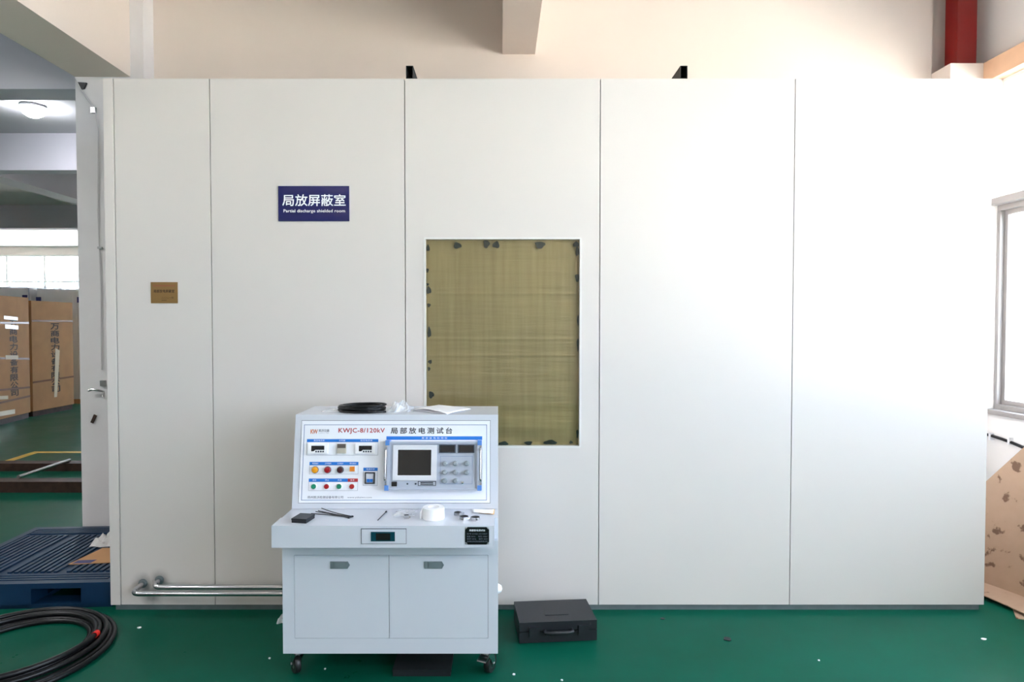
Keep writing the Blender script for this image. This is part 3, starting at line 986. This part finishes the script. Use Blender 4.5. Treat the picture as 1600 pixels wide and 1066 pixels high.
# ------------------------------------------------------------------ things on the desk (z = 0.786)
DZ = 0.786
M = Matrix.Translation((-0.917, 2.972, DZ)) @ Matrix.Rotation(R(-10), 4, 'Z')
bxr = thing('black_box', (-0.917, 2.972, DZ), 'small flat black plastic box at the left end of the desk', 'box')
MB(M).box(-0.036, 0.036, -0.042, 0.044, 0, 0.011).build('tray', 'black_plastic', bxr, bevel=0.0015)
MB(M).box(-0.037, 0.037, -0.043, 0.045, 0.0115, 0.020).build('lid', 'black_plastic', bxr, bevel=0.002)


def cable_tie(p0, p1, sag, label, group=None):
    p0, p1 = Vector((*p0, DZ + 0.003)), Vector((*p1, DZ + 0.003))
    r_ = thing('cable_tie', tuple(p1), label, 'cable tie', group)
    side = Vector((-(p1 - p0).y, (p1 - p0).x, 0)).normalized()
    path = [tuple(p0.lerp(p1, k / 10) + side * sag * math.sin(math.pi * k / 10) + Vector((0, 0, 0.004 * (1 - k / 10)))) for k in range(11)]
    MB().tube(path, 0.0021, 6).build('strap', 'black_plastic', r_)
    d = (p1 - p0).normalized()
    MB().tube([tuple(p1 - d * 0.003), tuple(p1 + d * 0.005)], 0.0042, 8).build('head', 'black_plastic', r_)


for p0, p1, sg_, lab in (((-0.905, 3.058), (-0.714, 3.012), 0.006, 'black cable tie on the desk, nearest the front of the fanned bundle'),
                        ((-0.893, 3.092), (-0.712, 3.004), 0.004, 'black cable tie on the desk, second from the front of the fanned bundle'),
                        ((-0.885, 3.105), (-0.706, 3.020), -0.004, 'black cable tie on the desk, third from the front of the fanned bundle'),
                        ((-0.880, 3.148), (-0.700, 3.026), -0.010, 'black cable tie on the desk, rearmost of the fanned bundle')):
    cable_tie(p0, p1, sg_, lab, 'fanned cable ties on the desk')
cable_tie((-0.564, 2.952), (-0.552, 3.100), 0.0, 'single black cable tie lying alone in the middle of the desk')

# clear bag with a small clamp
crumple('plastic_bag', -0.455, 3.075, DZ, 0.050, 0.050, 0.016, 'clear_bag', 'small clear bag on the desk beside the tape roll', 'plastic bag', 9)


def hose_clamp(x, y, r, turn, label):
    M = Matrix.Translation((x, y, DZ)) @ Matrix.Rotation(R(turn), 4, 'Z')
    r_ = thing('hose_clamp', (x, y, DZ), label, 'hose clamp', 'hose clamps on the desk')
    MB(M).lathe([(r, 0.001), (r, 0.013), (r - 0.0012, 0.013), (r - 0.0012, 0.001), (r, 0.001)], (0, 0, 0), 24).build('band', 'steel_dull', r_, smooth=True)
    MB(M).box(-0.011, 0.011, -r - 0.009, -r + 0.001, 0.0, 0.014).build('screw_housing', 'chrome', r_, bevel=0.002)
    MB(M).cyl((0.011, -r - 0.004, 0.007), (0.018, -r - 0.004, 0.007), 0.005, n=10).build('screw', 'chrome', r_)


hose_clamp(-0.440, 3.014, 0.013, 10, 'small steel hose clamp in front of the clear bag, left of the tape roll')
hose_clamp(-0.165, 2.995, 0.021, 20, 'steel hose clamp right of the tape roll, left one of the front pair')
hose_clamp(-0.112, 2.985, 0.021, -15, 'steel hose clamp right of the tape roll, right one of the front pair')
hose_clamp(-0.200, 3.060, 0.018, 60, 'steel hose clamp behind the front pair on the desk')
# tape roll
tr = thing('tape_roll', (-0.310, 3.005, DZ), 'thick roll of glossy white tape on the desk', 'tape')
MB().lathe([(0.030, 0.001), (0.051, 0.001), (0.051, 0.054), (0.030, 0.054), (0.030, 0.001)], (-0.310, 3.005, DZ), 40).build('tape', 'tape_white', tr, smooth=True)
MB().lathe([(0.027, 0.0), (0.030, 0.0), (0.030, 0.055), (0.027, 0.055), (0.027, 0.0)], (-0.310, 3.005, DZ), 40).build('core', 'paper_white', tr, smooth=True)
MB().grid(lambda u, v: (-0.361 - 0.012 * u, 3.0 - 0.012 * u + 0.004 * math.sin(6 * v), DZ + 0.002 + 0.05 * v * (1 - 0.4 * u)), 4, 8).build('loose_end', 'tape_white', tr, smooth='all', thick=0.0006)
# envelope with orange edge
ev = thing('envelope', (-0.08, 3.12, DZ), 'white paper slip with an orange edge at the right end of the desk', 'envelope')
sheet('paper', [(-0.128, 3.080), (-0.030, 3.060), (-0.026, 3.128), (-0.135, 3.140)], DZ, 0.006, 'paper_white', None, None, root=ev)
sheet('orange_backing', [(-0.100, 3.085), (-0.025, 3.062), (-0.023, 3.146), (-0.105, 3.147)], DZ, 0.002, 'orange_card', None, None, root=ev)

# ------------------------------------------------------------------ things on the floor by the console
# black tool case
Mc = Matrix.Translation((0.305, 3.52, 0)) @ Matrix.Rotation(R(5), 4, 'Z')
tc_ = thing('tool_case', (0.305, 3.52, 0), 'black plastic tool case lying on the floor beside the console', 'tool case')
lo = MB(Mc)
lo.box(-0.21, 0.21, -0.135, 0.13, 0.004, 0.062).build('lower_shell', 'black_plastic', tc_, bevel=0.012, seg=3, smooth=True)
MB(Mc).box(-0.21, 0.21, -0.135, 0.13, 0.066, 0.114).build('lid', 'black_plastic', tc_, bevel=0.014, seg=3, smooth=True)
MB(Mc).box(-0.204, 0.204, -0.129, 0.124, 0.06, 0.07).build('seam', 'black_rubber', tc_)
for x in (-0.13, 0.135):
    MB(Mc).box(x - 0.027, x + 0.027, -0.147, -0.130, 0.038, 0.090).build('latch', 'black_plastic', tc_, bevel=0.004)
MB(Mc).tube([(-0.075, -0.133, 0.066), (-0.072, -0.158, 0.066), (-0.055, -0.164, 0.066), (0.055, -0.164, 0.066), (0.072, -0.158, 0.066), (0.075, -0.133, 0.066)], 0.010, 10).build('handle', 'black_plastic', tc_, smooth=True)
MB(Mc).box(-0.06, 0.07, -0.06, 0.07, 0.1135, 0.1165).build('lid_plate', 'black_plastic', tc_, bevel=0.002, seg=1)
for x in (-0.19, 0.19):
    for y in (-0.115, 0.11):
        MB(Mc).cyl((x, y, 0), (x, y, 0.006), 0.012, n=12).build('foot', 'black_rubber', tc_)
# flat black box under the console
ub = thing('flat_box', (-0.375, 3.15, 0), 'flat black box lying in the shadow under the console', 'box')
MB().box(-0.515, -0.235, 3.055, 3.30, 0, 0.022).build('tray', 'black_plastic', ub, bevel=0.004)
MB().box(-0.517, -0.233, 3.053, 3.302, 0.0225, 0.032).build('lid', 'black_plastic', ub, bevel=0.004)
# scraps on the floor
crumple('plastic_scrap', -1.235, 3.66, 0, 0.035, 0.06, 0.045, 'clear_bag', 'small scrap of clear plastic on the floor left of the console', 'scrap', 12)


def fleck(name, x, y, rx, ry, m_, lab, h=0.004, seed=0):
    rnd = random.Random(seed)
    pts = [(x + rx * (1 + rnd.uniform(-.25, .25)) * math.cos(2 * math.pi * k / 9), y + ry * (1 + rnd.uniform(-.25, .25)) * math.sin(2 * math.pi * k / 9)) for k in range(9)]
    tag(MB().prism(pts, 0, h, 'z').build(name, m_, bevel=0.001, seg=1), lab, 'debris')


fleck('dark_chip', 1.235, 3.42, 0.022, 0.022, 'black_plastic', 'dark chip alone on the green floor right of the tool case', seed=1)
fleck('dark_chip', 0.945, 3.66, 0.012, 0.010, 'black_plastic', 'small dark chip on the floor close to the foot of the room', seed=2)
fleck('paper_fleck', 0.072, 3.07, 0.007, 0.007, 'paper_white', 'tiny white fleck on the floor in front of the tool case', seed=3)
fleck('paper_fleck', -1.17, 3.22, 0.006, 0.006, 'paper_white', 'tiny white fleck on the floor at the left foot of the console', seed=4)
fleck('paper_fleck', -2.02, 3.55, 0.010, 0.008, 'paper_white', 'white fleck on the floor right of the black cable coil', seed=5)
for q_, (fx_, fy_) in enumerate(((0.30, 3.02), (-0.86, 3.12), (1.62, 3.20))):
    fleck('paper_fleck', fx_, fy_, 0.005, 0.005, 'paper_white', ['tiny white fleck on the floor below the front edge of the tool case', 'tiny white fleck on the floor under the console beside its left front wheel',
          'tiny white fleck alone on the floor far right of the tool case'][q_], seed=30 + q_)
fleck('paper_fleck', 2.62, 3.42, 0.014, 0.008, 'paper_white', 'white fleck on the floor before the cardboard flap', seed=6)

# thick black cable coil on the floor, front left
cr = thing('floor_cable', (-2.52, 3.27, 0), 'big coil of thick black cable on the floor in front of the pallet', 'cable')
rad = 0.0140
path = []
turns = 7
N = 56
rs = [0.300, 0.330, 0.455, 0.495, 0.375, 0.345, 0.430, 0.395]
zs = [0.0145, 0.0150, 0.0145, 0.0145, 0.0420, 0.0400, 0.0420, 0.0680]
for k in range(turns * N + 1):
    q = k / N
    i = min(int(q), turns - 1)
    w = q - i
    w = w * w * (3 - 2 * w)
    rr_ = rs[i] * (1 - w) + rs[i + 1] * w
    zz = zs[i] * (1 - w) + zs[i + 1] * w
    a = 2 * math.pi * q + 0.15
    cxk = -2.495 - 0.055 * min(1, max(0, (rr_ - 0.30) / 0.2))
    cyk = 3.305 - 0.065 * min(1, max(0, (rr_ - 0.30) / 0.2))
    path.append((cxk + rr_ * math.cos(a), cyk + rr_ * math.sin(a), zz))
MB().tube(path, rad, 10).build('cable', 'cable_black', cr, smooth='all')
e0, e1 = Vector(path[-1]), Vector(path[-3])
dv = (e0 - e1).normalized()
MB().tube([tuple(e0 - dv * 0.006), tuple(e0 + dv * 0.022)], 0.0160, 12).build('end_cap', 'cap_red', cr, smooth=True)

# ------------------------------------------------------------------ blue plastic pallet
Mp = Matrix.Translation((-2.945, 4.345, 0)) @ Matrix.Rotation(R(3), 4, 'Z')
pal = thing('plastic_pallet', (-2.945, 4.345, 0), 'dark blue plastic pallet on the floor left of the shielded room', 'pallet')
W, D_ = 0.58, 0.555
MB(Mp).box(-W, W, -D_, D_, 0.118, 0.140).build('top_deck', 'pallet_blue', pal, bevel=0.004, seg=1)
# rim and raised ribs of the deck, leaving slots between them
MB(Mp).ring(rect(-W, W, -D_, D_), rect(-W + 0.05, W - 0.05, -D_ + 0.05, D_ - 0.05), 0.140, 0.150, 'z').build('deck_rim', 'pallet_blue', pal, bevel=0.002, seg=1)
fields = [(-0.52, -0.20), (-0.16, 0.16), (0.20, 0.52)]
for fx0, fx1 in fields:
    k = 0
    x = fx0
    while x < fx1 - 0.01:
        rb_ = MB(Mp).box(x, x + 0.022, -0.36, 0.36, 0.140, 0.150)
        rb_.build('deck_rib', 'pallet_blue', pal)
        x += 0.040
for y0 in (-0.49, -0.455, -0.42, 0.40, 0.435, 0.47):
    MB(Mp).box(-0.52, 0.52, y0, y0 + 0.020, 0.140, 0.150).build('deck_rib', 'pallet_blue', pal)
for bx0, bx1 in ((-W, -0.40), (-0.11, 0.11), (0.40, W)):
    for by0, by1 in ((-D_, -0.40), (-0.10, 0.10), (0.40, D_)):
        MB(Mp).box(bx0, bx1, by0, by1, 0.024, 0.118).build('block', 'pallet_blue', pal, bevel=0.004, seg=1)
for bx0, bx1 in ((-W, -0.40), (-0.11, 0.11), (0.40, W)):
    MB(Mp).box(bx0, bx1, -D_, D_, 0, 0.024).build('runner', 'pallet_blue', pal)
for by0, by1 in ((-D_, -0.43), (0.43, D_)):
    MB(Mp).box(-W + 0.001, W - 0.001, by0, by1, 0.001, 0.0245).build('runner', 'pallet_blue', pal)
# cardboard piece with a printed label, crumpled white film, lying on the pallet
cp = thing('cardboard_piece', (-2.61, 4.26, 0.15), 'torn brown cardboard piece with a purple label on the pallet', 'cardboard')
MB().prism([(-2.785, 4.10), (-2.45, 4.14), (-2.47, 4.42), (-2.75, 4.40)], 0.1505, 0.1545, 'z').build('board', 'cardboard', cp)
MB().prism([(-2.768, 4.108), (-2.655, 4.120), (-2.650, 4.178), (-2.765, 4.165)], 0.1545, 0.1552, 'z').build('printed_label', 'label_blue', cp)
crumple('film_scrap', -2.775, 4.50, 0.15, 0.085, 0.07, 0.085, 'wrap_film', 'crumpled white film on the pallet behind the cardboard piece', 'plastic film', 21)

# ------------------------------------------------------------------ wire and clips on the white column
wr_ = thing('column_wire', (-3.12, 4.98, 1.1), 'thin grey wire hanging down the white column', 'wire')
MB().tube([(-3.27, 4.985, 3.60), (-3.22, 4.985, 3.50), (-3.135, 4.985, 3.38), (-3.12, 4.985, 3.36), (-3.10, 4.99, 3.20), (-3.115, 4.99, 2.6), (-3.10, 4.99, 2.0), (-3.105, 4.99, 1.35)], 0.0045, 8).build('wire', 'wire_grey', wr_, smooth=True)
for (x, z, w, h, t) in ((-3.135, 3.36, 0.018, 0.022, 0), (-3.10, 2.30, 0.016, 0.008, 0), (-3.095, 1.245, 0.018, 0.022, 10)):
    MB().box(x - w, x + w, 4.978, 5.0, z - h, z + h).build('clip', 'steel_dull', wr_, bevel=0.004)
sc_ = thing('wall_hook', (-3.14, 4.98, 1.2), 'small metal hook screwed to the white column below the wire', 'hook')
MB().tube([(-3.19, 4.96, 1.190), (-3.16, 4.955, 1.200), (-3.12, 4.965, 1.192), (-3.10, 4.999, 1.18), (-3.10, 4.985, 1.14)], 0.009, 8).build('hook', 'steel_dull', sc_, smooth=True)
st_ = MB().box(-0.012, 0.012, -0.004, 0.004, -0.035, 0.035)
bmesh.ops.transform(st_.bm, matrix=Matrix.Translation((-3.175, 4.994, 0.965)) @ Matrix.Rotation(R(24), 4, 'Y'), verts=st_.bm.verts[:])
tag(st_.build('steel_clip', 'rust_steel', bevel=0.003), 'dark metal clip low on the white column under the hook', 'clip')
# black socket hole box at the column head
MB_ = MB().prism([(-3.255, 3.575), (-3.185, 3.57), (-3.205, 3.525), (-3.225, 3.52)], 4.985, 5.0, 'y')
tag(MB_.build('cable_plug', 'black_plastic'), 'black plug at the head of the white column', 'plug')

# ------------------------------------------------------------------ neighbouring bay: lamp, steel, floor lines, crates
def ceiling_lamp(x, y, zc, power, colour, label):
    lm = thing('ceiling_lamp', (x, y, zc - 0.10), label, 'lamp', 'round ceiling lamps')
    MB().lathe([(0.0, 0.0), (0.05, 0.006), (0.095, 0.035), (0.118, 0.08), (0.115, 0.10), (0.0, 0.10)], (x, y, zc - 0.130), 24).build('diffuser', 'lamp_emit', lm, smooth=True)
    MB().lathe([(0.12, 0.0), (0.12, 0.018), (0.0, 0.030)], (x, y, zc - 0.030), 24).build('housing', 'lamp_shell', lm, smooth=True)
    l = bpy.data.lights.new('lamp_light', 'AREA')
    l.shape = 'DISK'
    l.size = 0.2
    l.energy = power
    l.color = colour
    o = bpy.data.objects.new('lamp_light', l)
    COL.objects.link(o)
    o.location = (0, 0, -0.04)
    o.parent = lm


WARM, COOL = (1.0, 0.90, 0.78), (1.0, 0.97, 0.97)
ceiling_lamp(-4.98, 6.9, 4.05, 6, COOL, 'glowing round lamp under the ceiling of the neighbouring bay')
for x, y, w_, lab in ((-5.0, 2.6, 20, 'added unseen fill lamp in the neighbouring bay, level with the test console'),  # three lamps added out of view to brighten column and left panels
                      (-5.0, -1.5, 20, 'added unseen fill lamp in the neighbouring bay, left behind the camera'),
                      (-9.0, 2.6, 15, 'added unseen fill lamp far left in the neighbouring bay')):
    ceiling_lamp(x, y, 4.05, w_, COOL, lab)
for x, y, w_, lab in ((-1.6, -1.8, 6, 'added unseen fill lamp behind the camera, left of the middle beam'),  # two lamps added behind the camera as weak warm fill
                      (1.9, -1.8, 6, 'added unseen fill lamp behind the camera, right of the middle beam')):
    ceiling_lamp(x, y, 4.5, w_, WARM, lab)


def channel(x0, x1, y, d, h, label):
    t = 0.012
    m_ = MB().box(x0, x1, y, y + t, 0, h).box(x0, x1, y + t, y + d, h - t, h).box(x0, x1, y + t, y + d, 0, t)
    tag(m_.build('steel_channel', 'rust_steel'), label, 'steel beam', 'rusty steel beams on the floor')


channel(-9.5, -3.5, 6.45, 0.16, 0.11, 'rusty steel beam on the floor behind the pallet, nearer one')
channel(-9.5, -3.5, 7.40, 0.16, 0.09, 'rusty steel beam on the floor behind the pallet, farther one')
tag(MB().tube([(-4.97, 6.58, 0.130), (-5.06, 7.50, 0.110)], 0.018, 10).build('steel_rod', 'steel_dull', smooth=True), 'grey steel rod lying across the two rusty beams', 'rod')
tag(MB().box(-6.24, -3.3, 8.46, 8.56, 0, 0.002).build('floor_line', 'yellow_line'), 'yellow floor line running across behind the rusty beams', 'floor marking', kind='structure')
tag(MB().prism([(-6.24, 8.46), (-6.24, 8.56), (-6.14, 8.56), (-5.98, 6.9), (-6.08, 6.9)], 0, 0.0018, 'z').build('floor_line', 'yellow_line'), 'yellow floor line running towards the camera beside the rusty beams', 'floor marking', kind='structure')


def crate(p, ang, w, dpt, h, label, tape, tx):
    """tall cardboard wrapped cabinet; its lettered face looks towards local -y"""
    M = Matrix.Translation((p[0], p[1], 0)) @ Matrix.Rotation(R(ang), 4, 'Z')
    r_ = thing('cardboard_crate', (p[0], p[1], 0), label, 'crate', 'cardboard crates in the neighbouring bay')
    MB(M).box(0, w, 0, dpt, 0.10, h).build('carton', 'cardboard', r_, bevel=0.012)
    MB(M).box(0.02, w - 0.02, 0.02, dpt - 0.02, 0.0, 0.099).build('skid', 'rust_steel', r_)
    FM = M @ frame_matrix((0, 0, 0), (1, 0, 0), (0, 0, 1), (0, -1, 0))
    chars = '万商电力设备有限公司'
    for k, ch in enumerate(chars):
        zt = h - 0.42 - k * 0.135
        text('lettering', ch, (w * tx, w * tx + 0.23, zt - 0.115, zt), FM, 'carton_ink', r_, n=0.002, bold=0.03)
    for z, s in tape:
        MB(FM).prism([(0.0, z), (w, z + s), (w, z + s + 0.035), (0.0, z + 0.035)], 0.0005, 0.003, 'z').build('tape_band', 'tape_brown', r_)
    return FM, r_


FM, r_ = crate((-8.30, 9.95), 100, 1.80, 1.1, 2.20, 'nearer cardboard crate with clear tape patches, at the left edge', ((1.72, 0.0), (1.18, -0.12), (0.62, -0.08), (0.35, 0.03)), 0.66)
for x0, z0, w_, h_ in ((1.02, 1.78, 0.42, 0.06), (1.05, 1.62, 0.40, 0.07), (1.05, 1.09, 0.38, 0.07), (0.85, 0.42, 0.25, 0.06), (0.70, 0.14, 0.60, 0.08)):
    MB(FM).prism([(x0, z0 + 0.02), (x0 + w_, z0), (x0 + w_, z0 + h_), (x0, z0 + h_ + 0.02)], 0.003, 0.0045, 'z').build('clear_tape', 'tape_clear', r_)
FM, r_ = crate((-8.62, 11.80), 90, 1.14, 1.1, 2.15, 'farther cardboard crate with a torn tape strip', ((1.76, 0.0), (0.62, 0.02)), 0.44)
MB(FM).prism([(0.56, 0.30), (0.64, 0.30), (0.74, 1.20), (0.62, 1.25)], 0.003, 0.0045, 'z').build('torn_strip', 'tape_clear', r_)


def wrapped(x0, x1, y0, y1, h, label):
    r_ = thing('wrapped_cabinet', ((x0 + x1) / 2, (y0 + y1) / 2, 0), label, 'cabinet', 'film wrapped cabinets in the neighbouring bay')
    MB().box(x0, x1, y0, y1, 0.10, h).build('body', 'instrument_grey', r_, bevel=0.01)
    MB().box(x0, x1, y0, y1, 0, 0.098).build('pallet_base', 'cardboard', r_)
    rnd = random.Random(int(x0 * 10))
    w = MB()

    def side(pa, pb):
        ph = rnd.uniform(0, 6)
        nx, ny = (pb[1] - pa[1]), -(pb[0] - pa[0])
        l_ = math.hypot(nx, ny)
        nx, ny = nx / l_, ny / l_
        w.grid(lambda u, v: (pa[0] + (pb[0] - pa[0]) * u + nx * (0.02 + 0.012 * math.sin(17 * u + 9 * v + ph)), pa[1] + (pb[1] - pa[1]) * u + ny * (0.02 + 0.012 * math.sin(17 * u + 9 * v + ph)), 0.1 + (h - 0.07) * v + 0.02 * math.sin(11 * u + ph) * (v > 0.9)), 24, 14)
    side((x0, y0), (x1, y0))
    side((x1, y0), (x1, y1))
    w.build('film', 'wrap_film', r_)
    for xx in (x0 + 0.06, x1 - 0.06):
        MB().box(xx - 0.05, xx + 0.05, y0 - 0.05, y0 - 0.035, h - 0.28, h - 0.16).build('foam_corner', 'label_blue', r_)


wrapped(-12.2, -11.15, 13.6, 14.6, 2.54, 'film wrapped cabinet behind the crates, left one')
wrapped(-11.05, -10.05, 13.7, 14.7, 2.50, 'film wrapped cabinet behind the crates, middle one')
wrapped(-9.95, -8.95, 13.8, 14.8, 2.46, 'film wrapped cabinet behind the crates, right one beside the column')

# ------------------------------------------------------------------ right gap: folded cardboard, cable on the wall
cb = thing('cardboard_sheet', (3.2, 4.0, 0), 'stained cardboard sheet leaning on the window wall right of the room', 'cardboard')
B1, B2 = Vector((2.925, 4.70, 0.03)), Vector((3.40, 3.30, 0.03))
T2 = Vector((3.66, 3.30, 0.95))
ex = (B2 - B1).normalized()
nn = ex.cross(T2 - B2).normalized()
ey = nn.cross(ex)
if ey.z < 0:
    ey = -ey
    nn = -nn
if nn.x > 0:
    nn = -nn
LM = frame_matrix(B1, ex, ey, nn)
LEAN = [(0.10, 0.0), (1.48, 0.0), (1.48, 0.93), (0.80, 1.03), (0.70, 0.892), (0.10, 0.01)]
MB(LM).prism(LEAN, 0, 0.006, 'z').build('leaning_board', 'cardboard_stained', cb)
fl = MB()
fo = Vector((-ex.y, ex.x, 0))
if fo.x > 0:
    fo = -fo
c0, c1 = B1.lerp(B2, 0.32), B2


def flap(u, v):
    p = c0.lerp(c1, u) + fo * ((0.15 + 0.11 * u) * v) + Vector((0, 0, -0.012 * v + 0.008 * math.sin(5 * u)))
    return tuple(p)


fl.grid(flap, 12, 6).build('floor_flap', 'cardboard_stained', cb, thick=0.006)
tag(MB().prism([(2.99, 3.66), (3.30, 3.52), (3.36, 3.66), (3.08, 3.80)], 0.001, 0.006, 'z').build('cardboard_scrap', 'cardboard_stained'), 'cardboard scrap under the flap of the leaning sheet', 'cardboard')
wc = thing('wall_cable', (3.705, 4.4, 0.85), 'black cable clipped along the white wall below the window', 'cable')
MB().tube([(3.705, 5.0 - 0.1 * k, 0.868 + 0.004 * k - 0.0022 * k * k) for k in range(17)], 0.011, 10).build('cable', 'cable_black', wc, smooth=True)
for y in (4.80, 4.62, 4.42, 4.2):
    MB().box(3.690, 3.72, y - 0.008, y + 0.008, 0.835, 0.885).build('clip', 'meter_white', wc, bevel=0.003)
